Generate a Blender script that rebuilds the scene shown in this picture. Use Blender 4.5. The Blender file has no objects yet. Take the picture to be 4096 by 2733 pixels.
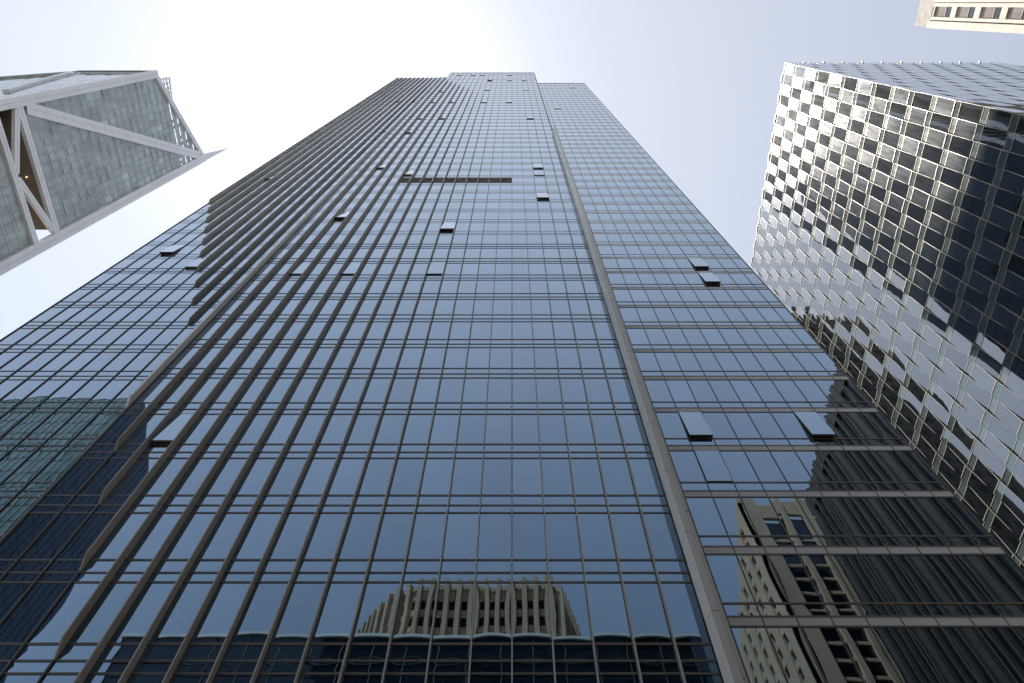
import bpy, math, random
from mathutils import Vector
R = math.radians
rnd = random.Random(7)
sc = bpy.context.scene
col = sc.collection

# ------------------------------------------------------------------ camera
# units are metres; z is measured from the eye of the photographer (street level is -1.6)
PITCH = math.atan2(2731.0, 1354.5)            # angle of the view axis above the horizon
cam_d = bpy.data.cameras.new("camera")
cam_d.sensor_width = 36.0
cam_d.lens = 24.0
cam_d.clip_start = 0.1
cam_d.clip_end = 20000
cam = bpy.data.objects.new("camera", cam_d)
col.objects.link(cam)
cam.location = (0, 0, 0)
cam.rotation_euler = (R(90) + PITCH, 0, 0)
sc.camera = cam

# ------------------------------------------------------------------ light
SUN = Vector((-384.0, 247.0, 1630.0)).normalized()
SUN_EL = math.asin(SUN.z)
SUN_AZ = math.atan2(SUN.x, SUN.y)             # clockwise from +y
EXPOSURE = 1.4
SKY = 0.073
world = bpy.data.worlds.new("World")
sc.world = world
world.use_nodes = True
wn, wl = world.node_tree.nodes, world.node_tree.links
wn.clear()
out = wn.new("ShaderNodeOutputWorld")
sky = wn.new("ShaderNodeTexSky")
sky.sky_type = 'NISHITA'
sky.sun_disc = False
sky.sun_elevation = SUN_EL
sky.sun_rotation = SUN_AZ
sky.altitude = 20
sky.air_density = 1.0
sky.dust_density = 0.15
sky.ozone_density = 1.0
bg = wn.new("ShaderNodeBackground")
bg.inputs[1].default_value = SKY
hs = wn.new("ShaderNodeHueSaturation")
hs.inputs["Saturation"].default_value = 0.60
wl.new(sky.outputs[0], hs.inputs["Color"])
wl.new(hs.outputs[0], bg.inputs[0])
# hazy aureole of the sky round the sun (a function of the direction from the sun)
geo = wn.new("ShaderNodeTexCoord")
dot = wn.new("ShaderNodeVectorMath"); dot.operation = 'DOT_PRODUCT'
dot.inputs[1].default_value = SUN
nrm = wn.new("ShaderNodeVectorMath"); nrm.operation = 'NORMALIZE'
wl.new(geo.outputs["Generated"], nrm.inputs[0])
wl.new(nrm.outputs[0], dot.inputs[0])
def wmath(op, a, b):
    n = wn.new("ShaderNodeMath"); n.operation = op
    for i, v in enumerate((a, b)):
        if hasattr(v, "links"): wl.new(v, n.inputs[i])
        else: n.inputs[i].default_value = v
    return n.outputs[0]
cosang = wmath('MAXIMUM', dot.outputs["Value"], 0.0)
AUREOLE = ((0.60, 160.0, (1, .98, .95)), (0.11, 40.0, (1, .97, .93)), (0.104, 2.0, (1, .91, .77)), (0.02, 0.0, (1, .9, .74)))
last = bg.outputs[0]
for k, p, c in AUREOLE:
    b2 = wn.new("ShaderNodeBackground")
    b2.inputs[0].default_value = c + (1,)
    wl.new(wmath('MULTIPLY', wmath('POWER', cosang, p), k), b2.inputs[1])
    addw = wn.new("ShaderNodeAddShader")
    wl.new(last, addw.inputs[0]); wl.new(b2.outputs[0], addw.inputs[1])
    last = addw.outputs[0]
wl.new(last, out.inputs[0])

sd = bpy.data.lights.new("sun", 'SUN')
sd.energy = 4.8
sd.angle = R(0.53)
sd.color = (1.0, 0.945, 0.87)
so = bpy.data.objects.new("sun", sd)
col.objects.link(so)
so.rotation_euler = SUN.to_track_quat('Z', 'Y').to_euler()

sc.view_settings.view_transform = 'Standard'
sc.view_settings.look = 'None'
sc.view_settings.exposure = EXPOSURE
sc.view_settings.gamma = 1.0
sc.view_settings.use_curve_mapping = False
sc.render.engine = 'CYCLES'
sc.cycles.max_bounces = 7
sc.cycles.glossy_bounces = 5
sc.cycles.diffuse_bounces = 3
sc.cycles.caustics_reflective = False
sc.cycles.caustics_refractive = False
sc.cycles.sample_clamp_indirect = 8
sc.cycles.use_denoising = True
sc.cycles.filter_width = 1.5

# ------------------------------------------------------------------ materials
def nodes_of(name):
    m = bpy.data.materials.new(name)
    m.use_nodes = True
    n, l = m.node_tree.nodes, m.node_tree.links
    n.clear()
    o = n.new("ShaderNodeOutputMaterial")
    return m, n, l, o

def noise_tint(n, l, c, amount, scale, vec=None, detail=4.0):
    tc = n.new("ShaderNodeTexCoord")
    nz = n.new("ShaderNodeTexNoise")
    nz.inputs["Scale"].default_value = scale
    nz.inputs["Detail"].default_value = detail
    if vec:
        mp = n.new("ShaderNodeMapping"); mp.inputs["Scale"].default_value = vec
        l.new(tc.outputs["Object"], mp.inputs[0]); l.new(mp.outputs[0], nz.inputs["Vector"])
    else:
        l.new(tc.outputs["Object"], nz.inputs["Vector"])
    rp = n.new("ShaderNodeValToRGB")
    rp.color_ramp.elements[0].position = 0.3
    rp.color_ramp.elements[1].position = 0.7
    rp.color_ramp.elements[0].color = tuple(v * (1 - amount) for v in c) + (1,)
    rp.color_ramp.elements[1].color = tuple(min(1, v * (1 + amount)) for v in c) + (1,)
    l.new(nz.outputs["Fac"], rp.inputs[0])
    return rp.outputs[0]

def solid(name, c, rough=0.6, metal=0.0, amount=0.12, scale=0.6, vec=None, spec=0.4):
    m, n, l, o = nodes_of(name)
    p = n.new("ShaderNodeBsdfPrincipled")
    l.new(noise_tint(n, l, c, amount, scale, vec), p.inputs["Base Color"])
    p.inputs["Roughness"].default_value = rough
    p.inputs["Metallic"].default_value = metal
    p.inputs["Specular IOR Level"].default_value = spec
    l.new(p.outputs[0], o.inputs[0])
    return m

def glass(name, base, ior, tint=(0.86, 0.94, 1.0), wave=0.0, wscale=(1, 1, 1), dust=0.0, dust_rough=0.3,
          stain=0.25, stain_scale=(0.5, 0.5, 0.15), rough=0.0, dust_col=(0.9, 0.87, 0.8), rise=4.5):
    """coated facade glass: a mirror by Fresnel over a dark room, slightly wavy, with some dust on it"""
    m, n, l, o = nodes_of(name)
    tc = n.new("ShaderNodeTexCoord")
    dif = n.new("ShaderNodeBsdfDiffuse")
    l.new(noise_tint(n, l, base, stain, 1.0, stain_scale), dif.inputs[0])
    gl = n.new("ShaderNodeBsdfGlossy")
    gl.inputs["Color"].default_value = tint + (1,)
    gl.inputs["Roughness"].default_value = rough
    cm = n.new("ShaderNodeMix"); cm.data_type = 'RGBA'
    l.new(noise_tint(n, l, tuple(v * .97 for v in tint), .035, .45, (1, 1, .35), 5.0), cm.inputs["A"])
    cm.inputs["B"].default_value = (.98, .98, .98, 1)
    l.new(cm.outputs["Result"], gl.inputs["Color"])
    lw = n.new("ShaderNodeLayerWeight"); lw.inputs["Blend"].default_value = 0.5
    pw = n.new("ShaderNodeMath"); pw.operation = 'POWER'; pw.inputs[1].default_value = rise
    l.new(lw.outputs["Facing"], pw.inputs[0])
    l.new(pw.outputs[0], cm.inputs["Factor"])
    f0 = ((ior - 1) / (ior + 1)) ** 2
    fr = n.new("ShaderNodeMapRange"); fr.inputs["To Min"].default_value = f0; fr.inputs["To Max"].default_value = 1.0
    l.new(pw.outputs[0], fr.inputs["Value"])
    if wave:
        mp = n.new("ShaderNodeMapping"); mp.inputs["Scale"].default_value = wscale
        nz = n.new("ShaderNodeTexNoise"); nz.inputs["Scale"].default_value = 1.0; nz.inputs["Detail"].default_value = 1.0
        l.new(tc.outputs["Object"], mp.inputs[0]); l.new(mp.outputs[0], nz.inputs["Vector"])
        bp = n.new("ShaderNodeBump"); bp.inputs["Distance"].default_value = wave; bp.inputs["Strength"].default_value = 1.0
        l.new(nz.outputs["Fac"], bp.inputs["Height"])
        l.new(bp.outputs[0], gl.inputs["Normal"])
    mx = n.new("ShaderNodeMixShader")
    l.new(fr.outputs[0], mx.inputs[0]); l.new(dif.outputs[0], mx.inputs[1]); l.new(gl.outputs[0], mx.inputs[2])
    last = mx.outputs[0]
    if dust:
        g2 = n.new("ShaderNodeBsdfGlossy"); g2.inputs["Roughness"].default_value = dust_rough
        g2.inputs["Color"].default_value = dust_col + (1,)
        nz2 = n.new("ShaderNodeTexNoise"); nz2.inputs["Scale"].default_value = 1.0; nz2.inputs["Detail"].default_value = 6
        mp2 = n.new("ShaderNodeMapping"); mp2.inputs["Scale"].default_value = (2.2, 2.2, 0.35)
        l.new(tc.outputs["Object"], mp2.inputs[0]); l.new(mp2.outputs[0], nz2.inputs["Vector"])
        mr = n.new("ShaderNodeMapRange")
        mr.inputs["From Min"].default_value = 0.3; mr.inputs["From Max"].default_value = 0.7
        mr.inputs["To Min"].default_value = dust * 0.55; mr.inputs["To Max"].default_value = dust * 1.3
        l.new(nz2.outputs["Fac"], mr.inputs[0])
        m2 = n.new("ShaderNodeMixShader")
        l.new(mr.outputs[0], m2.inputs[0]); l.new(last, m2.inputs[1]); l.new(g2.outputs[0], m2.inputs[2])
        last = m2.outputs[0]
    l.new(last, o.inputs[0])
    return m

M = {}
M['tower_glass'] = [glass("tower glass %d" % i, b, ior, rise=1.75, tint=(.47, .74, 1.0), wave=0.0005, wscale=(0.9, 0.9, 0.9))
                    for i, (b, ior) in enumerate([((.004, .006, .008), 2.72), ((.005, .009, .011), 2.58), ((.008, .009, .010), 2.90)])]
M['side_glass'] = glass("tower side glass", (.008, .012, .018), 1.9, tint=(.5, .7, .9), wave=0.001, wscale=(.8, .8, .8))
M['spandrel_glass'] = glass("tower spandrel glass", (.007, .010, .013), 2.8, rise=1.75, tint=(.47, .74, 1.0), wave=0.0006, wscale=(.8, .8, .8))
M['bronze'] = solid("bronze aluminium fin", (.47, .455, .425), 0.5, 0.0, 0.10, 0.8, (1, 1, .25))
M['rail'] = solid("dark bronze rail", (.115, .11, .105), 0.45, 0.1, 0.10, 0.8)
M['pale_metal'] = solid("pale grey aluminium", (.86, .88, .88), 0.42, 0.0, 0.07, 0.35, (1, 1, .3))
M['grey_metal'] = solid("grey aluminium", (.46, .475, .455), 0.45, 0.1, 0.08, 0.35, (1, 1, .3))
M['band_metal'] = solid("grey spandrel aluminium", (.50, .53, .56), 0.40, 0.0, 0.08, 0.3)
M['dark'] = solid("dark room", (.012, .012, .013), 0.9)
M['louver'] = solid("louver metal", (.34, .34, .35), 0.5, 0.2)
M['asphalt'] = solid("asphalt", (.05, .05, .05), 0.9, 0, .25, 1.5)
M['paving'] = solid("paving concrete", (.22, .215, .20), 0.85, 0, .15, .7)
M['stone'] = solid("limestone", (.41, .305, .20), 0.8, 0, .10, .4, (1, 1, .35))
M['beige'] = solid("beige precast stone", (.60, .54, .46), 0.75, 0, .10, .55)
M['beige_rough'] = solid("beige granite", (.40, .36, .32), 0.8, 0, .22, .9)
M['umber'] = solid("dark umber stone", (.035, .030, .024), 0.8, 0, .2, .3)
M['brown'] = solid("brown stone", (.15, .125, .095), 0.8, 0, .15, .3)

# ------------------------------------------------------------------ mesh helpers
class MB:
    """collects quads, boxes and panes; build() links them as one mesh object"""
    def __init__(s):
        s.v, s.f, s.mi, s.n = [], [], [], []
    def quad(s, a, b, c, d, m=0):
        i = len(s.v); s.v += [tuple(a), tuple(b), tuple(c), tuple(d)]; s.f.append((i, i + 1, i + 2, i + 3)); s.mi.append(m)
    def poly(s, pts, m=0):
        i = len(s.v); s.v += [tuple(p) for p in pts]; s.f.append(tuple(range(i, i + len(pts)))); s.mi.append(m)
    def box(s, x0, x1, y0, y1, z0, z1, m=0):
        if x0 > x1: x0, x1 = x1, x0
        if y0 > y1: y0, y1 = y1, y0
        if z0 > z1: z0, z1 = z1, z0
        s.hexa([(x0, y0, z0), (x1, y0, z0), (x1, y1, z0), (x0, y1, z0)], [(x0, y0, z1), (x1, y0, z1), (x1, y1, z1), (x0, y1, z1)], m)
    def hexa(s, b, t, m=0):
        i = len(s.v); n = len(b); s.v += [tuple(p) for p in b] + [tuple(p) for p in t]
        s.f.append(tuple(i + k for k in reversed(range(n)))); s.f.append(tuple(i + n + k for k in range(n)))
        for k in range(n):
            s.f.append((i + k, i + (k + 1) % n, i + n + (k + 1) % n, i + n + k))
        s.mi += [m] * (n + 2)
    def bar(s, a, b, w, d, side, out, m=0):
        """straight member from a to b, w wide along 'side', d deep along 'out' (a, b on its back face)"""
        a, b, side, out = Vector(a), Vector(b), Vector(side), Vector(out)
        ring = lambda p: [p - side * w / 2, p + side * w / 2, p + side * w / 2 + out * d, p - side * w / 2 + out * d]
        s.hexa(ring(a), ring(b), m)
    def pane(s, o, u, v, n, bulge=0.0, tu=0.0, tv=0.0, N=1, m=0):
        """flat sheet o..o+u+v whose shading normals bow and lean like a sealed glass unit"""
        o, u, v, n = Vector(o), Vector(u), Vector(v), Vector(n)
        hu, hv = u.length / 2, v.length / 2; eu, ev = u.normalized(), v.normalized()
        i0 = len(s.v)
        while len(s.n) < i0: s.n.append((0, 0, 1))
        for b in range(N + 1):
            for a in range(N + 1):
                X, Y = 2 * a / N - 1, 2 * b / N - 1
                s.v.append(tuple(o + u * (a / N) + v * (b / N)))
                du = -2 * bulge * X * (1 - Y * Y) / hu + tu
                dv = -2 * bulge * Y * (1 - X * X) / hv + tv
                s.n.append(tuple((n - eu * du - ev * dv).normalized()))
        W = N + 1
        flip = u.cross(v).dot(n) < 0
        for b in range(N):
            for a in range(N):
                i = i0 + b * W + a
                s.f.append((i, i + W, i + W + 1, i + 1) if flip else (i, i + 1, i + W + 1, i + W)); s.mi.append(m)
    def build(s, name, mats, parent=None):
        me = bpy.data.meshes.new(name)
        me.from_pydata(s.v, [], s.f)
        for mt in (mats if isinstance(mats, (list, tuple)) else [mats]): me.materials.append(mt)
        me.polygons.foreach_set("material_index", s.mi)
        if s.n:
            me.polygons.foreach_set("use_smooth", [True] * len(s.f))
            me.normals_split_custom_set_from_vertices(s.n)
        else:
            me.polygons.foreach_set("use_smooth", [False] * len(s.f))
        me.update()
        ob = bpy.data.objects.new(name, me)
        col.objects.link(ob)
        if parent: ob.parent = parent
        return ob

def thing(name, label, cat, loc=(0, 0, 0), group=None):
    o = bpy.data.objects.new(name, None); col.objects.link(o)
    o.empty_display_size = 1.0
    o["label"] = label; o["category"] = cat
    if group: o["group"] = group
    return o

CP, SP = math.cos(PITCH), math.sin(PITCH)
def proj(p):
    F = p[1] * CP + p[2] * SP
    if F < 0.1: return None
    return (p[0] * 2731 / F, (-p[1] * SP + p[2] * CP) * 2731 / F)
def size_in_view(pts):
    q = [proj(p) for p in pts]
    if any(k is None for k in q): return 0.0
    cx, cy = sum(k[0] for k in q) / 4, sum(k[1] for k in q) / 4
    if abs(cx) > 2048 or abs(cy) > 1366: return 0.0
    a = 0
    for i in range(4):
        a += q[i][0] * q[(i + 1) % 4][1] - q[(i + 1) % 4][0] * q[i][1]
    return abs(a) / 2
def build_panes(specs, name, mats, parent, limit=100, N=(6, 3)):
    """specs: (o,u,v,n,bulge,tu,tv,m); the largest in the picture become parts of their own, the rest one part"""
    sz = []
    for sp in specs:
        o, u, v = Vector(sp[0]), Vector(sp[1]), Vector(sp[2])
        sz.append(size_in_view([o, o + u, o + u + v, o + v]))
    order = sorted(range(len(specs)), key=lambda i: -sz[i])
    own = [i for i in order[:limit] if sz[i] > 0]
    for i in own:
        b = MB(); o, u, v, n, bl, tu, tv, m = specs[i]
        b.pane(o, u, v, n, bl, tu, tv, N[0]); b.build(name, mats[m] if isinstance(mats, list) else mats, parent)
    rest = MB()
    ownset = set(own)
    for i, (o, u, v, n, bl, tu, tv, m) in enumerate(specs):
        if i not in ownset: rest.pane(o, u, v, n, bl, tu, tv, N[1], m)
    if rest.v:
        r = rest.build(name, mats, parent); r["kind"] = "stuff"

# ------------------------------------------------------------------ ground
GZ = -1.6
b = MB(); b.quad((-460, -460, GZ), (460, -460, GZ), (460, 460, GZ), (-460, 460, GZ))
g = b.build("ground", M['asphalt']); g["kind"] = "structure"
b = MB(); b.box(-33, 20, 5.5, 46, GZ + .004, GZ + .14)
g = b.build("pavement", M['paving']); g["kind"] = "structure"
b = MB(); b.box(-90, 40, -20, -9, GZ + .004, GZ + .14)
g = b.build("pavement", M['paving']); g["kind"] = "structure"

# ------------------------------------------------------------------ the tall central tower
BAY, FL, Z0 = 1.2, 3.4, 14.12          # pane width, storey height, height of the lowest modelled sill rail
YM, YW = 17.0, 19.04                   # planes of the middle bay and of the two set-back wings
zA = lambda k: Z0 + FL * k             # sill rail of storey k; zB and zC are the two rails below it
dB, dC = 0.58, 1.00
K0 = -4
tower = thing("glass_tower", "tall blue glass skyscraper with dark vertical fins filling the middle of the view", "skyscraper")
# zones: name, x list of mullions (ascending), y plane, first storey, top height
main_x = [BAY * m for m in range(-14, 5)] + [5.9]
side_x = [-18.0, -16.8]
left_x = [-20.18 - BAY * j for j in range(10, -1, -1)] + [-18.98, -18.0]
wing_x = [6.2] + [7.43 + 1.194 * i for i in range(0, 10)] + [19.08]
TOP_MAIN, TOP_SIDE, TOP_LEFT, TOP_WING = 198.5, 185.0, 206.8, 192.0
zones = [('main', main_x, YM, TOP_MAIN), ('side', side_x, YM, TOP_SIDE), ('left', left_x, YW, TOP_LEFT), ('wing', wing_x, YW, TOP_WING)]

# body behind the glass
b = MB()
b.box(-16.8, 6.0, YM + .16, 49.9, GZ, TOP_MAIN - .3)
b.box(-18.0, -16.8, YM + .163, 49.8, GZ, TOP_SIDE - .3)
b.box(-32.18, -18.0, YW + .16, 50.0, GZ, TOP_LEFT - .3)
b.box(6.0, 19.0, YW + .163, 50.1, GZ, TOP_WING - .3)
b.build("wall", M['dark'], tower)

# awning windows standing open: pane (zone, index, storey) -> opening angle
m_ix = lambda m: m + 14
open_main = {(-12, 52): 5, (-9, 52): 5, (-7, 52): 5, (-1, 52): 5, (-5, 48): 9, (-1, 48): 5, (2, 48): 5, (-5, 42): 5, (2, 42): 1.5, (-13, 41): 4,
             (-13, 36): 4, (-10, 36): 5, (-5, 36): 5, (-1, 36): 5, (-13, 30): 5, (-10, 30): 6, (2, 30): 6, (-13, 26): 5, (-13, 19): 5, (2, 19): 5,
             (-10, 18): 5, (2, 18): 2, (2, 15): 5.5, (-13, 13): 6, (-13, 9): 2.0, (-10, 9): 2.0, (-5, 9): 2.0, (-5, 12): 6, (-13, 3): 5}
open_left = {(7, 12): 6, (4, 11): 4, (7, 20): 4.5, (3, 41): 4, (0, 41): 4, (0, 30): 4}
open_wing = {(1, 4): 5.5, (6, 4): 6.5, (1, 3): 1.2, (6, 11): 5, (6, 10): 6, (6, 49): 5, (1, 38): 5}
opened = {}
for (m, k), a in open_main.items(): opened[('main', m_ix(m), k)] = a
for (j, k), a in open_left.items(): opened[('left', 9 - j, k)] = a
for (w, k), a in open_wing.items(): opened[('wing', w + 1, k)] = a

LOUV = [('main', m_ix(m), 17) for m in range(-10, 0)]
specs = []
for zn, xs, Y, top in zones:
    k = K0
    while zA(k) < top:
        z0 = zA(k) + .03
        z1 = min(zA(k + 1) - dC - .03, top)
        if z1 - z0 > .5:
            for i in range(len(xs) - 1):
                key = (zn, i, k)
                if key in LOUV: continue
                x0, x1 = xs[i] + .03, xs[i + 1] - .03
                mt = rnd.choice((0, 0, 0, 1, 1, 2))
                bul = rnd.gauss(.0009, .0004) * (.5 if zn == 'wing' else 1)
                tu, tv = rnd.gauss(0, .0009), rnd.gauss(0, .0010)
                if key in opened:
                    a = R(opened[key] * (.8 if k < 16 else .6 if k < 28 else .45))
                    h = z1 - z0
                    top_p = Vector((x0, Y - .03, z1)); dn = Vector((0, -math.sin(a), -math.cos(a))); nn = Vector((0, -math.cos(a), math.sin(a)))
                    o = top_p + dn * h
                    w = MB(); w.pane(o + nn * .004, Vector((x1 - x0, 0, 0)), -dn * h, nn, bul, tu, tv, 4)
                    win = w.build("awning_window", M['tower_glass'][mt], tower)
                    fr = MB()
                    e = Vector((x1 - x0, 0, 0)); bk = -nn * .11
                    fr.hexa([o + bk, o + e + bk, o + e, o], [o + bk - dn * .05, o + e + bk - dn * .05, o + e - dn * .05, o - dn * .05])
                    for sx in (0, 1):
                        p = o + e * sx + Vector((-.04 if sx else 0, 0, 0)); q = Vector((.04, 0, 0)); up = -dn
                        fr.hexa([p + bk + up * .05, p + q + bk + up * .05, p + q + up * .05, p + up * .05], [p + bk + up * h, p + q + bk + up * h, p + q + up * h, p + up * h])
                    fr.build("frame", M['rail'], win)
                    continue
                specs.append(((x0, Y, z0), (x1 - x0, 0, 0), (0, 0, z1 - z0), (0, -1, 0), bul, tu, tv, mt))
        k += 1
build_panes(specs, "window", M['tower_glass'], tower, 100, (8, 4))

# storey bands: two strips of glass between three rails; grey panels in the lower strip of the right wing
k = K0
RT, RD = .036, .022
hi_gl, hi_rl, hi_pn = MB(), MB(), MB()
while zA(k) < TOP_LEFT:
    for zn, xs, Y, top in zones:
        own = k < 27 and zn != 'side'
        gl, rl, pn = (MB(), MB(), MB()) if own else (hi_gl, hi_rl, hi_pn)
        for d0, d1, nm in ((0, dB, 'u'), (dB, dC, 'l')):
            za, zb = zA(k) - d1 + .03, zA(k) - d0 - .03
            if zb > top: continue
            if zn == 'wing' and nm == 'l':
                pn.box(xs[0], xs[-1], Y - .008, Y + .1, za, zb)
                continue
            for i in range(len(xs) - 1):
                gl.pane((xs[i] + .03, Y, za), (xs[i + 1] - xs[i] - .06, 0, 0), (0, 0, zb - za), (0, -1, 0), rnd.gauss(.0004, .0002), rnd.gauss(0, .0006), rnd.gauss(0, .0004), 2)
        for d in (0, dB, dC):
            z = zA(k) - d
            if z > top: continue
            x0, x1 = xs[0], xs[-1]
            if zn == 'main': x1 = 6.0
            if zn == 'wing': x1 = 19.10
            t = RT if d else RT * 1.15
            rl.box(x0, x1, Y - RD * (1 if k < 12 else .45), Y + .1, z - t, z + t)
        if own:
            sp_ = gl.build("spandrel", M['spandrel_glass'], tower)
            rl.build("rail", M['rail'], sp_)
            if pn.v: pn.build("panel", M['band_metal'], sp_)
    k += 1
for q, nm, mt in ((hi_gl, "spandrel", 'spandrel_glass'), (hi_rl, "rail", 'rail'), (hi_pn, "panel", 'band_metal')):
    r_ = q.build(nm, M[mt], tower); r_["kind"] = "stuff"

# return side of the right wing, seen only in the folded facade opposite
sg, sr = MB(), MB()
k = K0
while zA(k + 1) < TOP_WING:
    for i in range(12):
        y0 = YW + .12 + 2.55 * i
        sg.pane((19.06, y0 + .05, zA(k) + .05), (0, 2.45, 0), (0, 0, 2.3), (1, 0, 0), .001, rnd.gauss(0, .003), rnd.gauss(0, .003), 1)
        sg.pane((19.06, y0 + .05, zA(k) - .95), (0, 2.45, 0), (0, 0, .9), (1, 0, 0), .001, rnd.gauss(0, .003), rnd.gauss(0, .003), 1)
    for z in (zA(k), zA(k) - 1.0): sr.box(19.0, 19.085, YW + .1, YW + 30.8, z - .045, z + .045)
    k += 1
for i in range(13): sr.box(19.0, 19.08, YW + .08 + 2.55 * i, YW + .18 + 2.55 * i, zA(K0), TOP_WING - .4)
sg.build("side_glazing", M['side_glass'], tower)["kind"] = "stuff"
sr.build("side_grid", M['rail'], tower)

# parapet caps
b = MB()
b.box(-16.8, 6.1, YM - .06, YM + .5, TOP_MAIN, TOP_MAIN + .35)
b.box(-18.0, -16.85, YM - .06, YM + .5, TOP_SIDE, TOP_SIDE + .3)
b.box(-32.25, -18.05, YW - .06, YW + .5, TOP_LEFT, TOP_LEFT + .35)
b.box(6.15, 19.12, YW - .06, YW + .5, TOP_WING, TOP_WING + .3)
b.build("parapet", M['pale_metal'], tower)

# vertical fins and plain mullions
FW, FD = .05, .33
def fin(x, Y, k0, ztop, deep=FD, wide=FW):
    f = MB()
    zt = zA(k0) - dB
    first = True
    k = k0
    zlo = zt
    while zlo < ztop - .05:
        zhi = min(zA(k) if first else zA(k), ztop)
        if zhi <= zlo: k += 1; continue
        g = .012
        if first:
            f.hexa([(x - wide / 2, Y - .06, zlo), (x + wide / 2, Y - .06, zlo), (x + wide / 2, Y, zlo), (x - wide / 2, Y, zlo)],
                   [(x - wide / 2, Y - deep, zhi - g), (x + wide / 2, Y - deep, zhi - g), (x + wide / 2, Y, zhi - g), (x - wide / 2, Y, zhi - g)])
            first = False
        else:
            f.box(x - wide / 2, x + wide / 2, Y - deep, Y, zlo + g, zhi - g)
        zlo = zhi; k += 1
    f.build("fin", M['bronze'], tower)
def mullion(x, Y, z0, z1, d=.075):
    if z1 - z0 < .2: return
    f = MB(); f.box(x - .025, x + .025, Y - d, Y + .08, z0, z1); f.build("mullion", M['rail'], tower)
for m in range(-14, 5):
    x = BAY * m
    kb = -11 - m
    kt = 35 - m if m > -14 else 54
    ztop = min(zA(kt), TOP_MAIN - .4 if m > -14 else TOP_SIDE)
    if kb < K0: kb = K0
    fin(x, YM, kb, ztop, min(.33, max(.16, .16 + .17 * (-2 - m) / 8)), .042)
    mullion(x, YM, zA(K0) - 1, zA(kb) - dB, .075)
    mullion(x, YM, ztop, TOP_MAIN if m > -14 else TOP_SIDE, .075)
for j in range(0, 11):
    x = -20.18 - BAY * j
    fin(x, YW, 7 + j, TOP_LEFT - .4)
    mullion(x, YW, zA(K0) - 1, zA(7 + j) - dB, .06)
mullion(-18.98, YW, zA(K0), TOP_LEFT, .06)
for x in wing_x[1:]:
    mullion(x, YW, zA(K0) - 1, TOP_WING, .02 if x < 19 else .04)
# slim corner where the middle bay ends, below and beside the pale pilaster
b = MB(); b.box(-18.06, -17.94, YM - .07, YM + .3, zA(K0), TOP_SIDE); b.build("corner_post", M['rail'], tower)
b = MB(); b.box(5.9, 6.05, YM - .07, YM + .3, zA(K0), TOP_MAIN); b.build("corner_post", M['rail'], tower)

def pilaster(x0, x1, k0, k1, deep, taper, mats):
    f = MB(); k = k0
    zlo = zA(k0) - dB
    while k <= k1:
        zhi = zA(k) if k > k0 else zA(k)
        g = .018
        if k == k0 and taper:
            f.hexa([(x0, YM - .1, zlo), (x1, YM - .1, zlo), (x1, YM, zlo), (x0, YM, zlo)], [(x0, YM - deep, zhi - g), (x1, YM - deep, zhi - g), (x1, YM, zhi - g), (x0, YM, zhi - g)])
        else:
            f.box(x0, x1, YM - deep, YM + .02, zlo + g, zhi - g, 0)
            f.box(x0 + .02, x1 - .02, YM - deep + .03, YM, zlo, zhi, 2) if k > k0 else None
        zlo = zhi; k += 1
    return f
f = pilaster(-18.06, -17.95, 4, 50, .40, True, None)
f.build("pilaster", [M['pale_metal'], M['grey_metal'], M['rail']], tower)
# the deep pilaster on the right: flank's brighter sky light painted in as paler panels, grey stepped face
f = MB(); k = K0; zlo = zA(K0) - 2
PX0, PX1, PF = 5.90, 6.34, 16.23
while k <= 26:
    zhi = zA(k) + .55
    g = .016
    f.hexa([(PX0, YM, zlo + g), (PX0, PF, zlo + g), (PX0 + .03, PF, zlo + g), (PX0 + .03, YM, zlo + g)],
           [(PX0, YM, zhi - g), (PX0, PF, zhi - g), (PX0 + .03, PF, zhi - g), (PX0 + .03, YM, zhi - g)], 0)
    f.box(PX0 + .03, PX0 + .28, PF, PF + .05, zlo + g, zhi - g, 1)
    f.box(PX0 + .28, PX1, PF + .10, PF + .15, zlo + 1.2 + g, zhi + 1.2 - g, 1)
    f.box(PX0 + .03, PX1 - .01, PF + .15, YM + 2, zlo, zhi, 2)
    f.box(PX0 + .27, PX0 + .29, PF + .05, PF + .15, zlo, zhi, 2)
    zlo = zhi; k += 1
f.build("pilaster", [M['pale_metal'], M['grey_metal'], M['louver']], tower)

# louvre strip let into the middle bay
lv = MB()
z0, z1 = zA(17) + .05, zA(18) - dC - .05
for m in range(-10, 0):
    x0, x1 = BAY * m + .04, BAY * m + BAY - .04
    lv.box(x0, x1, YM + .06, YM + .14, z0, z1)
    n = 12
    for i in range(n):
        z = z0 + (i + .5) * (z1 - z0) / n
        lv.hexa([(x0, YM - .02, z - .05), (x1, YM - .02, z - .05), (x1, YM + .06, z + .02), (x0, YM + .06, z + .02)],
                [(x0, YM - .02, z - .035), (x1, YM - .02, z - .035), (x1, YM + .06, z + .035), (x0, YM + .06, z + .035)])
lv.build("louver", M['louver'], tower)

# ------------------------------------------------------------------ the tower of folded glass panels on the right
folded = thing("folded_glass_tower", "office tower on the right clad in a checkerboard of tilted mirror panels with cream frames", "office tower")
FX, FY0, FZ, FB, FF, FA = 47.3, 9.275, 127.4, 1.690, 4.633, 0.086
M['fold_glass'] = [glass("folded pane %d" % i, b, ior, rise=3.2, tint=(.90, .96, 1.0), wave=0.0035, wscale=(.6, .6, .6), dust=d, dust_rough=.29, dust_col=(.95, .95, .95))
                   for i, (b, ior, d) in enumerate([((.006, .010, .013), 2.9, .008), ((.009, .015, .017), 2.75, .011), ((.008, .011, .016), 3.0, .006)])]
M['fold_strip'] = glass("folded spandrel pane", (.06, .085, .085), 2.3, rise=3.2, tint=(.85, .97, .97), wave=0.004, wscale=(.8, .8, .8), dust=.014, dust_rough=.36)
M['cream'] = solid("cream anodised frame", (.62, .56, .46), 0.45, 0.2, .08, .5)
NB, NF = 30, 27
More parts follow.
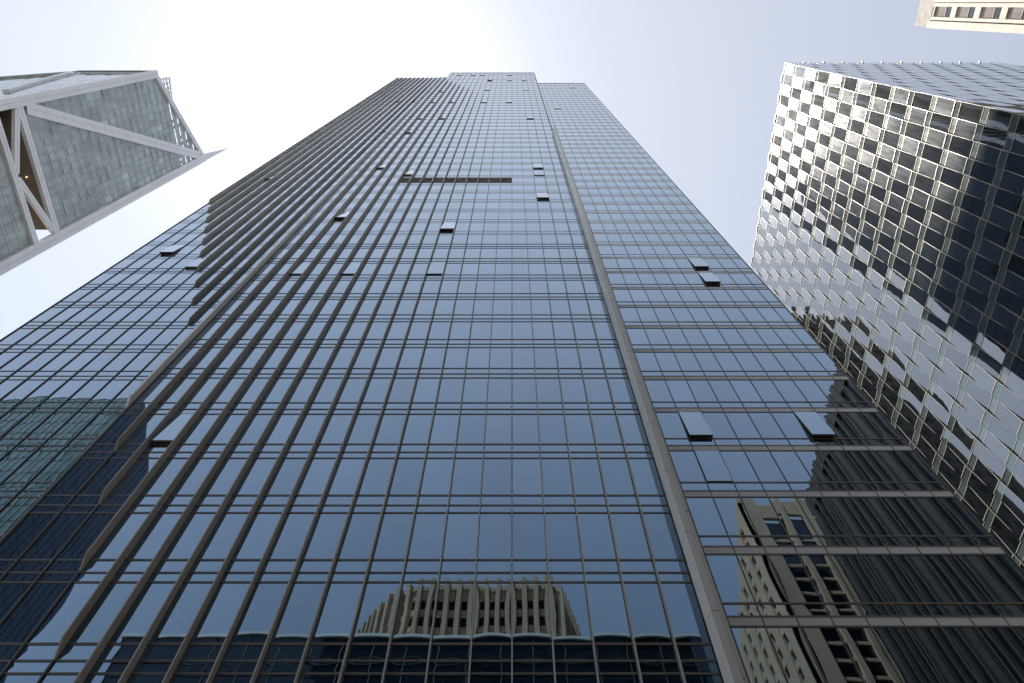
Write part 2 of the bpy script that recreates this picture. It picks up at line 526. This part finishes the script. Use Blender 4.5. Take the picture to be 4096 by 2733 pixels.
SB = 20                                           # bays of the street face
bay_y = lambda i: FY0 + FB * i
fl_z = lambda j: FZ - FF * j
STR = .21                                         # spandrel share of a storey
specs, strips = [], []
rails_b = {}
def fold_face(org, eu, no, nb, FA, d):
    """org: top corner; eu: along the face; no: outward normal"""
    eu, no, org = Vector(eu), Vector(no), Vector(org)
    for j in range(NF):
        fr = MB()
        for i in range(nb):
            s = 1 if (i + j) % 2 else -1
            top = org + eu * FB * i - Vector((0, 0, FF * j)) + no * (s * FA)
            bot = org + eu * FB * i - Vector((0, 0, FF * (j + 1))) - no * (s * FA)
            dv = top - bot
            n = eu.cross(dv).normalized()
            if n.dot(no) < 0: n = -n
            e = eu * (FB - .05)
            a = eu * .025
            bl, tu, tv = rnd.gauss(.0032, .0020), rnd.gauss(0, .0016), rnd.gauss(0, .0025)
            specs.append((bot + a + dv * .012, e, dv * (1 - STR - .02), n, bl, tu, tv, rnd.choice((0, 0, 1, 2))))
            strips.append((bot + a + dv * (1 - STR + .004), e, dv * (STR - .016), n, .001, tu, tv, 0))
            # frame: sill, transom and the two jambs of the panel
            fr.bar(bot + eu * .002 + dv * .001, bot + eu * (FB - .002) + dv * .001, .05, d, dv.normalized(), n)
            fr.bar(bot + a + dv * (1 - STR - .004), bot + a + e + dv * (1 - STR - .004), .04, d * .7, dv.normalized(), n)
            fr.bar(bot + eu * .03 + dv * .004, bot + eu * .03 + dv * .996, .036, d * .9, eu, n)
            # wedge-shaped cheek between this panel and the next
            if i < nb - 1:
                p = top + eu * FB; q = bot + eu * FB
                p2 = org + eu * FB * (i + 1) - Vector((0, 0, FF * j)) - no * (s * FA)
                q2 = org + eu * FB * (i + 1) - Vector((0, 0, FF * (j + 1))) + no * (s * FA)
                fr.poly([p, (p + q) / 2, p2], 1); fr.poly([(p + q) / 2, q, q2], 1)
        f_ = fr.build("frame", [M['cream'], M['rail']], folded)
fold_face((FX, FY0, FZ), (0, 1, 0), (-1, 0, 0), SB + 4, FA, .04)
nA = len(specs)
fold_face((FX, FY0, FZ), (1, 0, 0), (0, -1, 0), 22, .030, .004)
build_panes(specs, "window", M['fold_glass'], folded, 100, (6, 4))
build_panes(strips, "spandrel", M['fold_strip'], folded, 100, (1, 1))
b = MB()
b.box(FX + .25, FX + 34, FY0 + .25, FY0 + FB * (SB + 4) - .2, GZ, FZ - .2)
b.build("wall", M['dark'], folded)
b = MB()
for i in range(SB + 4):
    s = 1 if i % 2 else -1
    b.box(FX - s * FA - .08, FX - s * FA + .10, bay_y(i), bay_y(i + 1), FZ, FZ + .12)
for i in range(2, 22, 2):
    b.box(FX + FB * i - .14, FX + FB * i + .14, FY0 - .16, FY0 + .10, FZ - .02, FZ + .30)
b.box(FX + .1, FX + FB * 22, FY0 + .02, FY0 + .12, FZ, FZ + .05)
b.build("parapet", M['cream'], folded)

# ------------------------------------------------------------------ the braced tower on the left
braced = thing("braced_tower", "tapered teal office tower on the left with pale diagonal braces and a pointed spire", "office tower")
M['pale_steel'] = solid("pale steel cladding", (.80, .80, .82), 0.45, 0.0, .05, .25)
M['teal_glass'] = [glass("teal pane %d" % i, b, ior, tint=(.90, .95, .90), wave=0.0015, wscale=(.5, .5, .5), dust=.012, dust_rough=.35)
                   for i, (b, ior) in enumerate([((.36, .415, .415), 1.75), ((.39, .44, .435), 1.75), ((.34, .39, .395), 1.75), ((.50, .58, .55), 1.75)])]
M['soft_metal'] = solid("grey green aluminium", (.40, .42, .42), .5, 0)
M['soffit'] = solid("brown soffit", (.36, .30, .235), .7, 0, .1, .3)
BX = -95.0
Y1, Y2 = 16.6, 42.0
roof_z = lambda y: 194.8 + (y - 16.9) * (213.9 - 194.8) / (41.6 - 16.9)
y_out = lambda z: 42.15 + (211 - z) * .0142           # leaning outer edge of the far corner
O = Vector((1, 0, 0))
def strip(p, q, w, name, mat, d=.55, back=.25):
    """flat steel member in the facade plane from p=(y,z) to q, w wide, with panel joints"""
    p, q = Vector((BX - back, p[0], p[1])), Vector((BX - back, q[0], q[1]))
    t = (q - p).normalized(); side = Vector((0, -t.z, t.y))
    L = (q - p).length; nseg = max(1, int(round(L / 2.9)))
    m = MB()
    for i in range(nseg):
        a = p + t * (L * i / nseg + .012); c = p + t * (L * (i + 1) / nseg - .012)
        m.bar(a, c, w, d + back, side, O)
    m.bar(p, q, w - .06, d + back - .05, side, O, 1)
    m.bar(p + O * .01, q + O * .01, .05, d + back + .004, side, O, 1)
    return m.build(name, [mat, M['louver']], braced)
strip((16.95, 60), (16.95, 194.9), 1.9, "corner_column", M['pale_steel'], .60)
strip((44.9, 60), (42.75, 211.0), 2.1, "corner_column", M['pale_steel'], .60)
strip((17.6, 194.3), (41.7, 212.4), 1.5, "roof_edge", M['pale_steel'], .56)
strip((18.3, 139.4), (41.4, 210.4), 2.4, "brace", M['pale_steel'], .52)
strip((17.9, 137.6), (42.8, 137.4), 1.7, "belt_beam", M['pale_steel'], .50)
strip((17.9, 130.5), (43.4, 130.3), 1.5, "belt_beam", M['pale_steel'], .50)
strip((18.1, 136.8), (29.2, 131.1), 1.3, "brace", M['pale_steel'], .46)
strip((30.2, 131.1), (42.2, 136.6), 1.3, "brace", M['pale_steel'], .46)
# spire carried on the far corner
m = MB()
base = [(BX - .6, 41.3, 210), (BX + .6, 41.3, 210), (BX + .6, 43.6, 208), (BX - .6, 43.6, 208)]
tip = [(BX - .1, 43.35, 231.5), (BX + .12, 43.35, 231.5), (BX + .12, 43.6, 231.5), (BX - .1, 43.6, 231.5)]
m.hexa(base, tip)
m.box(BX - .05, BX + .05, 43.0, 43.5, 231.5, 232.2); m.box(BX - .03, BX + .03, 43.55, 43.6, 231.5, 233)
m.build("spire", M['pale_steel'], braced)
# glass field of the street face
GX = BX - .10
CW, CH = 1.62, 3.15
specs = []
aw = []
DECK = 197.6
brt = set()
for r_ in range(0, 60):
    for c_ in range(0, 17):
        z0 = 138.5 + CH * r_
        y0 = 18.0 + CW * c_
        if rnd.random() < .035: brt.add((r_, c_)); brt.add((r_ + 1, c_)) if rnd.random() < .5 else None
rows = [138.5 + CH * i for i in range(0, 25)] + [129.6 - CH * (i + 1) for i in range(0, 22)]
for z0 in rows:
    for c_ in range(0, 17):
        y0 = 18.0 + CW * c_; y1 = y0 + CW
        y1 = min(y1, y_out(z0) - .3)
        if y1 - y0 < .4: continue
        zt = min(roof_z(y0), roof_z(y1))
        zt = roof_z(y0 + .5 * (y1 - y0)) - .3
        if z0 + .3 > zt: continue
        z1 = min(z0 + CH, zt)
        key = (int((z0 - 138.5) / CH), c_)
        mt = 3 if key in brt else rnd.choice((0, 0, 1, 2))
        tu, tv = rnd.gauss(0, .003), rnd.gauss(0, .004)
        split = z0 + CH * .27
        sky_gap = z0 > DECK - .5
        e = Vector((0, y1 - y0 - .10, 0))
        o = Vector((GX, y0 + .05, z0 + .04))
        if not sky_gap:
            specs.append((o, e, (0, 0, min(split, z1) - z0 - .06), (1, 0, 0), .001, tu, tv, rnd.choice((0, 1, 1, 2)) if mt != 3 else 3))
            if z1 - split > .3:
                specs.append(((GX, y0 + .05, split + .03), e, (0, 0, z1 - split - .05), (1, 0, 0), .002, tu, tv, mt))
        else:
            if z1 - split > .3:
                specs.append(((GX, y0 + .05, split + .03), e, (0, 0, z1 - split - .05), (1, 0, 0), .002, tu, tv, rnd.choice((0, 1, 1))))
            if rnd.random() < .5:
                specs.append((o, e * .55, (0, 0, min(split, z1) - z0 - .06), (1, 0, 0), .001, tu, tv, 1))
        # an awning drawn slightly open throws a dark line
        if rnd.random() < .30 and not sky_gap:
            aw.append((split, y0, y1))
build_panes(specs, "window", M['teal_glass'], braced, 100, (1, 1))
mg = MB()
for z0 in rows:
    zr = z0
    ya, yb = 18.0, y_out(zr) - .3
    if zr > roof_z(18): ya = 16.9 + (zr - 194.8) * (41.6 - 16.9) / (213.9 - 194.8)
    if yb - ya > .5:
        mg.box(GX - .03, GX + .05, ya, yb, zr - .045, zr + .045)
        mg.box(GX - .03, GX + .035, ya, yb, zr + CH * .27 - .025, zr + CH * .27 + .025)
mg.build("transom", M['soft_metal'], braced); 
aw.sort(key=lambda t: -size_in_view([(GX, t[1], t[0] - .16), (GX, t[2], t[0] - .16), (GX, t[2], t[0]), (GX, t[1], t[0])]))
fr = MB()
for i, (zs_, ya, yb) in enumerate(aw):
    m = MB() if i < 99 else fr
    m.box(GX, GX + .10, ya + .10, yb - .10, zs_ - .16, zs_ - .05)
    if i < 99: m.build("awning_window", M['louver'], braced)
if fr.v: fr.build("awning_window", M['louver'], braced)["kind"] = "stuff"

for c_ in range(0, 17):
    y = 18.0 + CW * c_
    mg = MB()
    mg.box(GX - .028, GX + .065, y - .05, y + .05, 138.4, roof_z(y) - .5)
    mg.box(GX - .028, GX + .065, y - .05, y + .05, 60, 129.6)
    mg.build("mullion", M['soft_metal'], braced)
# body, with the open belt storey
b = MB()
b.box(BX - 36, BX - .3, Y1 + .6, Y2 + .6, GZ, 129.4, 0)
b.box(BX - 36, BX - .3, Y1 + .6, Y2 + .3, 138.6, DECK - 4, 0)
b.box(BX - 36, BX - 7.5, Y1 + 3, Y2 - .3, 129.4, 138.6, 1)
b.build("wall", [M['dark'], M['soffit']], braced)
b = MB(); b.box(BX - 36, BX - .32, Y1 + .7, Y2 + .5, 138.30, 138.58); b.box(BX - 36, BX - .32, Y1 + .7, Y2 + .5, 129.42, 129.7)
b.build("belt_floor", M['soffit'], braced)
# flank facing the camera side street (seen almost edge-on): glass strips, roof trim and one brace
fl = MB(); yF = Y1 - .05
def froof(x): return 194.0 if x > -114.5 else 194.0 - (-114.5 - x) * 1.55
x = BX - 1.2; i = 0
while x > BX - 35:
    z = 60.0; j = 0
    while z < froof(x - 1.6) - .8:
        z1 = min(z + 2.9, froof(x - .8) - .6)
        fl.pane((x - 1.55, yF, z + .05), (1.5, 0, 0), (0, 0, z1 - z - .1), (0, -1, 0), .001, rnd.gauss(0, .003), rnd.gauss(0, .006), 1, 3 if (i + j) % 2 else 1)
        z += 3.15; j += 1
    x -= 1.62; i += 1
fl.build("flank_glazing", M['teal_glass'], braced)
m = MB()
m.bar((BX - 20.2, yF, 194.2), (BX + .2, yF, 194.2), .9, .5, (0, 0, 1), (0, -1, 0))
m.bar((-131, yF, 168.6), (-114.6, yF, 194.2), .9, .45, Vector((1, 0, -.64)).normalized(), (0, -1, 0))
m.build("roof_edge", M['grey_metal'], braced)
m = MB(); m.bar((BX - 10, yF, 150), (-115.5, yF, 191.5), 1.3, .5, Vector((.9, 0, .43)), (0, -1, 0)); m.build("brace", M['pale_steel'], braced)
b = MB()
b.poly([(BX - 1, yF + .15, 60), (-131, yF + .15, 60), (-131, yF + .15, 166), (-114.5, yF + .15, 193.8), (BX - 1, yF + .15, 193.8)])
b.build("flank_wall", M['dark'], braced)
# open lattice screen behind the roof edge
m = MB()
LX = BX - 10
lat = [(20.0, 206.0), (20.6, 223.0), (27.2, 221.6), (27.0, 206.0)]
for i in range(len(lat)):
    a, c = lat[i], lat[(i + 1) % 4]
    m.bar((LX, a[0], a[1]), (LX, c[0], c[1]), .5, .3, Vector((0, -(c[1] - a[1]), c[0] - a[0])).normalized(), O)
for i in range(1, 5):
    y = 20.3 + 6.7 * i / 5
    m.bar((LX, y, 206), (LX, y + .3, 222.7 - .25 * i), .28, .2, (0, 1, 0), O)
for i in range(0, 9):
    z = 206 + 1.85 * i
    m.bar((LX, 20.2, z), (LX, 27.1, z), .45 if i % 2 else .8, .2, (0, 0, 1), O)
m.build("roof_lattice", M['pale_steel'], braced)
# warm downlights in the open belt storey
ml, n_, l_, o_ = nodes_of("warm lamp"); em = n_.new("ShaderNodeEmission"); em.inputs[0].default_value = (1, .62, .28, 1); em.inputs[1].default_value = 1.0; l_.new(em.outputs[0], o_.inputs[0])
for (yy, xx) in ((24.5, 3.2), (31.5, 3.0)):
    m = MB(); m.box(BX - xx - .11, BX - xx + .11, yy - .11, yy + .11, 138.10, 138.28); m.build("downlight", ml, braced)

# ------------------------------------------------------------------ the beige office block, top right
beige = thing("beige_office_block", "sunlit beige stone office block whose roof corner shows at the upper right edge", "office building")
QX, QS = 62.0, 62.0 / 51.0
M['blind_glass'] = glass("window with drawn blind", (.34, .29, .25), 1.55, dust=.0)
M['blue_glass'] = glass("blue grey window", (.085, .095, .115), 1.7, dust=.0)
qt = 95.25 * QS
y_of = lambda v: v * QS
w = MB()
ZB = GZ
PITY, PITZ = 1.92 * QS, 4.5 * QS
ny = 9
wz = [(91.62 * QS - PITZ * j - 3.46 * QS, 91.62 * QS - PITZ * j) for j in range(0, 24)]
# wall built as piers and spandrels so that the windows sit in real openings
w.box(QX, QX + 1.2, y_of(1.95), y_of(2.62), ZB, 92.0 * QS, 0)                       # corner pier
w.box(QX, QX + 1.2, y_of(1.50) - PITY * ny, y_of(2.62), 92.0 * QS, qt, 1)           # rough top course
for i in range(ny):
    w.box(QX, QX + 1.1, y_of(1.52) - PITY * i, y_of(1.86) - PITY * i, ZB, 91.99 * QS, 0)
    w.box(QX, QX + 1.1, y_of(1.52) - PITY * (i + 1) + (y_of(1.86) - y_of(1.52)) + .09, y_of(.40) - PITY * i, ZB, 91.99 * QS, 0)
for j in range(len(wz)):
    zt_ = wz[j - 1][0] if j else 91.98 * QS
    for i in range(ny):
        w.box(QX + .04, QX + 1.0, y_of(.40) - PITY * i, y_of(1.52) - PITY * i, wz[j][1], zt_, 0)
w.build("wall", [M['beige'], M['beige_rough']], beige)
lg = MB(); lg.box(QX - .25, QX + 1.3, y_of(1.98), y_of(2.75), ZB, 92.1 * QS)
lg.build("cornice", M['beige'], beige)
b = MB(); b.box(QX + 1.2, QX + 30, y_of(1.5) - PITY * ny, y_of(2.6), ZB, qt - .5); b.build("core", M['dark'], beige)
rest = MB(); n_own = 0
for j, (za, zb) in enumerate(wz):
    for i in range(ny):
        ya, yb = y_of(.40) - PITY * i, y_of(1.52) - PITY * i
        zs = za + (zb - za) * .10; zm = za + (zb - za) * .36
        own = i < 3 and j < 8
        t = MB() if own else rest
        t.quad((QX + .22, ya, zm), (QX + .22, yb, zm), (QX + .22, yb, zb), (QX + .22, ya, zb), 0)
        t.quad((QX + .22, ya, zs), (QX + .22, yb, zs), (QX + .22, yb, zm), (QX + .22, ya, zm), 1)
        t.box(QX + .16, QX + .21, ya, yb, zm - .04, zm + .04, 2)
        t.quad((QX + .3, ya, za), (QX + .3, yb, za), (QX + .3, yb, zs), (QX + .3, ya, zs), 3)
        if own: t.build("window", [M['blind_glass'], M['blue_glass'], M['beige'], M['dark']], beige)
r_ = rest.build("window", [M['blind_glass'], M['blue_glass'], M['beige'], M['dark']], beige); r_["kind"] = "stuff"

# ------------------------------------------------------------------ buildings across the street, seen in the mirror of the facades
# low glass block opposite
M['black_glass'] = glass("dim window", (.008, .011, .014), 1.3)
M['navy_glass'] = glass("navy pane", (.010, .018, .028), 1.7, wave=.002, wscale=(.4, .4, .4))
opp = thing("low_glass_block", "low dark glass block with a pale parapet mirrored along the bottom of the central tower", "office building")
b = MB(); b.box(-38, 20.5, -60, -22.3, GZ, 47.1); b.build("wall", M['dark'], opp)
sp_ = []
for r_ in range(12):
    for i in range(19):
        x0 = -38 + 3.08 * i; z1 = 47.0 - 3.9 * r_
        sp_.append(((x0 + 3.03, -22, z1 - 2.5), (-2.98, 0, 0), (0, 0, 2.45), (0, 1, 0), .002, rnd.gauss(0, .003), rnd.gauss(0, .003), 0))
        sp_.append(((x0 + 3.03, -22, z1 - 3.85), (-2.98, 0, 0), (0, 0, 1.3), (0, 1, 0), .002, rnd.gauss(0, .003), rnd.gauss(0, .003), 0))
build_panes(sp_, "window", M['navy_glass'], opp, 0, (1, 1))
b = MB()
for i in range(20): b.box(-38 + 3.08 * i - .05, -38 + 3.08 * i + .05, -22.2, -21.9, GZ, 47.0)
for r_ in range(12): b.box(-38, 20.5, -22.2, -21.88, 47.0 - 3.9 * r_ - 2.56, 47.0 - 3.9 * r_ - 2.50)
b.build("mullion", M['rail'], opp)
b = MB(); b.box(-38.3, 20.8, -60, -21.8, 47.1, 47.45); b.build("parapet", M['pale_metal'], opp)

# bowed stone office behind it
bow = thing("bowed_stone_office", "pale stone office with dark slot windows mirrored low in the central tower", "office building")
plan = [(-36, -84), (-29.4, -73.5), (-24.6, -66.5), (-21, -62.3), (-17, -60), (8.3, -60), (10.4, -66), (12.6, -72.5), (14, -84)]
zt = 91.5
wl_, wd_ = MB(), MB()
b = MB(); b.poly([(p[0], p[1], zt - 1.5) for p in reversed(plan)])
for a, c in zip(plan[:-1], plan[1:]):
    A_, B_ = Vector((a[0], a[1], 0)), Vector((c[0], c[1], 0)); t = (B_ - A_); L = t.length; t.normalize(); no = Vector((-t.y, t.x, 0))
    if no.y < 0 and abs(no.y) > .2: no = -no
    A0 = A_ - no * .9; B0 = B_ - no * .9
    wd_.quad(A0 + Vector((0, 0, GZ)), B0 + Vector((0, 0, GZ)), B0 + Vector((0, 0, zt - 1)), A0 + Vector((0, 0, zt - 1)))
    n = max(1, int(round(L / 2.3)))
    for i in range(n):
        s0 = L * i / n
        wide = L / n
        p = A_ + t * (s0 + wide * .27)
        crown = zt + (.30 if (i % 4) in (1, 2) else .05) + (1.2 if (a[0] == -17 and i >= n - 3) else 0)
        # rounded pier
        wl_.hexa([p - t * wide * .27 - no * .9 + Vector((0, 0, GZ)), p + t * wide * .27 - no * .9 + Vector((0, 0, GZ)), p + t * wide * .18 + no * .5 + Vector((0, 0, GZ)), p - t * wide * .18 + no * .5 + Vector((0, 0, GZ))],
                 [p - t * wide * .27 - no * .9 + Vector((0, 0, crown)), p + t * wide * .27 - no * .9 + Vector((0, 0, crown)), p + t * wide * .18 + no * .5 + Vector((0, 0, crown)), p - t * wide * .18 + no * .5 + Vector((0, 0, crown))])
        q = A_ + t * (s0 + wide * .77)
        z = zt - .15
        first = True
        while z > 20:
            h = 3.4 if first else 1.3
            for_ = [q - t * wide * .23 - no * .88, q + t * wide * .23 - no * .88, q + t * wide * .23 - no * .35, q - t * wide * .23 - no * .35]
            wl_.hexa([v + Vector((0, 0, z - h)) for v in for_], [v + Vector((0, 0, z)) for v in for_])
            z -= h + 2.4; first = False
wl_.build("wall", M['stone'], bow); wd_.build("window", M['black_glass'], bow); b.build("roof", M['paving'], bow)

# teal tower with its navy flank
teal = thing("teal_glass_tower", "teal glass tower with a navy flank mirrored in the lower left of the central tower", "office tower")
TX, TY, TZ = -71.7, -32.0, 115.5
b = MB()
b.hexa([(TX - 45, TY - .2, GZ), (TX - 4.3, TY - 24.5, GZ), (TX - .2, TY - .2, GZ)][::-1] + [], [(TX - 45, TY - .2, TZ), (TX - 4.3, TY - 24.5, TZ), (TX - .2, TY - .2, TZ)][::-1])
b.build("wall", M['dark'], teal)
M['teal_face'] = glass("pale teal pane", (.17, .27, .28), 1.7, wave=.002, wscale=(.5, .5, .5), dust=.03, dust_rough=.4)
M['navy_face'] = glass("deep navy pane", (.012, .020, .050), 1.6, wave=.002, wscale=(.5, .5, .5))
M['pale_line'] = solid("pale mullion", (.50, .52, .50), .5, .1)
t1, t2 = [], []
l1, l2 = MB(), MB()
nx = 27
for i in range(nx):
    x1 = TX - 1.55 * i; x0 = x1 - 1.5
    for r_ in range(30):
        z = TZ - 3.9 * (r_ + 1)
        t1.append(((x1, TY, z + .05), (x0 - x1, 0, 0), (0, 0, 3.8), (0, 1, 0), .001, rnd.gauss(0, .004), rnd.gauss(0, .004), 0))
    l1.box(x1 - .03, x1 + .10, TY - .1, TY + .14, GZ, TZ)
for r_ in range(31): l2.box(TX - 42, TX, TY - .1, TY + .05, TZ - 3.9 * r_ - .12, TZ - 3.9 * r_ + .03)
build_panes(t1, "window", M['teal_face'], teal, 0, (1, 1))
l1.build("mullion", M['pale_line'], teal); l2.build("transom", M['rail'], teal)
t = (Vector((TX - 4.3, TY - 24.5, 0)) - Vector((TX, TY, 0))); L = t.length; t.normalize(); no = Vector((-t.y, t.x, 0))
if no.x < 0: no = -no
l3 = MB()
for i in range(12):
    p = Vector((TX, TY, 0)) + t * (L * i / 12)
    for r_ in range(30):
        z = TZ - 3.9 * (r_ + 1)
        t2.append((p + Vector((0, 0, z + .05)), t * (L / 12 - .08), (0, 0, 3.8), no, .001, rnd.gauss(0, .004), rnd.gauss(0, .004), 0))
    l3.bar(p + Vector((0, 0, GZ)), p + Vector((0, 0, TZ)), .14, .1, t, no)
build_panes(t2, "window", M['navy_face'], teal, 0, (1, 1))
l3.build("mullion", M['rail'], teal)

# stepped limestone tower mirrored in the right wing
lime = thing("stepped_limestone_tower", "stepped limestone tower with tall window bays mirrored at the lower right of the central tower", "office tower")
SX, SY, SZ = 52.6, -66.0, 126.0
w, dk = MB(), MB()
dk.box(SX + .8, SX + 22, SY - 14, SY - .8, GZ, SZ - 6)
dk.box(SX + .8, SX + 22, SY - 56, SY - 14, GZ, SZ - 32)
for i in range(10):          # flank facing the street: broad piers and stacked windows, stepping down
    y = SY - 5.6 * i
    top = SZ - 3.2 * i
    w.box(SX - .2, SX + 1.0, y - 3.2, y, GZ, top)
    w.box(SX + .1, SX + .9, y - 5.6, y - 3.2, top - 4.5, top - 1.0)
    z = top - 7.2
    while z > 25:
        w.box(SX + .15, SX + .9, y - 5.6, y - 3.2, z - 1.5, z); z -= 4.0
for i, (xa, xb) in enumerate([(0, 4.2), (8.2, 9.4), (13.2, 14.4), (18.2, 22)]):   # broad front: wide dark bays
    w.box(SX + xa, SX + xb, SY - 1.0, SY + (.3 if i else 0), GZ, SZ + (0 if i else 1.6))
for xa, xb in ((4.2, 8.2), (9.4, 13.2), (14.4, 18.2)):
    w.box(SX + xa, SX + xb, SY - .9, SY - .1, SZ - 5, SZ - .6)
    z = SZ - 12
    while z > 20:
        w.box(SX + xa, SX + xb, SY - .8, SY - .4, z - .7, z); z -= 3.8
w.build("wall", M['stone'], lime)
dk.build("window", M['navy_glass'], lime)

# dark brown block further back along the same street line
darkb = thing("dark_brown_block", "dark brown ribbed office block mirrored at the right end of the central tower", "office building")
w, dk = MB(), MB()
DT = 115.4
dk.box(QX + .7, QX + 30, -57.5, -19.3, GZ, DT - 1, 0)
for i in range(17):
    y = -19.2 - 2.3 * i
    w.box(QX, QX + 1, y - (1.5 if i % 4 == 0 else .5), y, GZ, DT)
    z = DT
    w.box(QX + .3, QX + .9, y - 2.3, y - .5, DT - 4, DT - .5)
w.build("wall", [M['umber'], M['rail']], darkb); dk.build("window", M['black_glass'], darkb)

# brown tower standing behind the central tower, mirrored in the folded facade
brown = thing("brown_stone_tower", "brown banded tower mirrored in the lower folded panels of the right hand tower", "office tower")
w, dk = MB(), MB()
dk.box(17.5, 45.5, 68.5, 100, GZ, 152)
for r_ in range(39): w.box(17, 46, 68, 101, GZ + 3.9 * r_, GZ + 3.9 * r_ + 1.7)
for i in range(10): w.box(16.9 + 3.1 * i, 17.9 + 3.1 * i, 67.8, 69, GZ, 154)
for i in range(10): w.box(45.2, 46.2, 68 + 3.3 * i, 69.1 + 3.3 * i, GZ, 154)
w.build("wall", M['brown'], brown); dk.build("window", M['navy_glass'], brown)
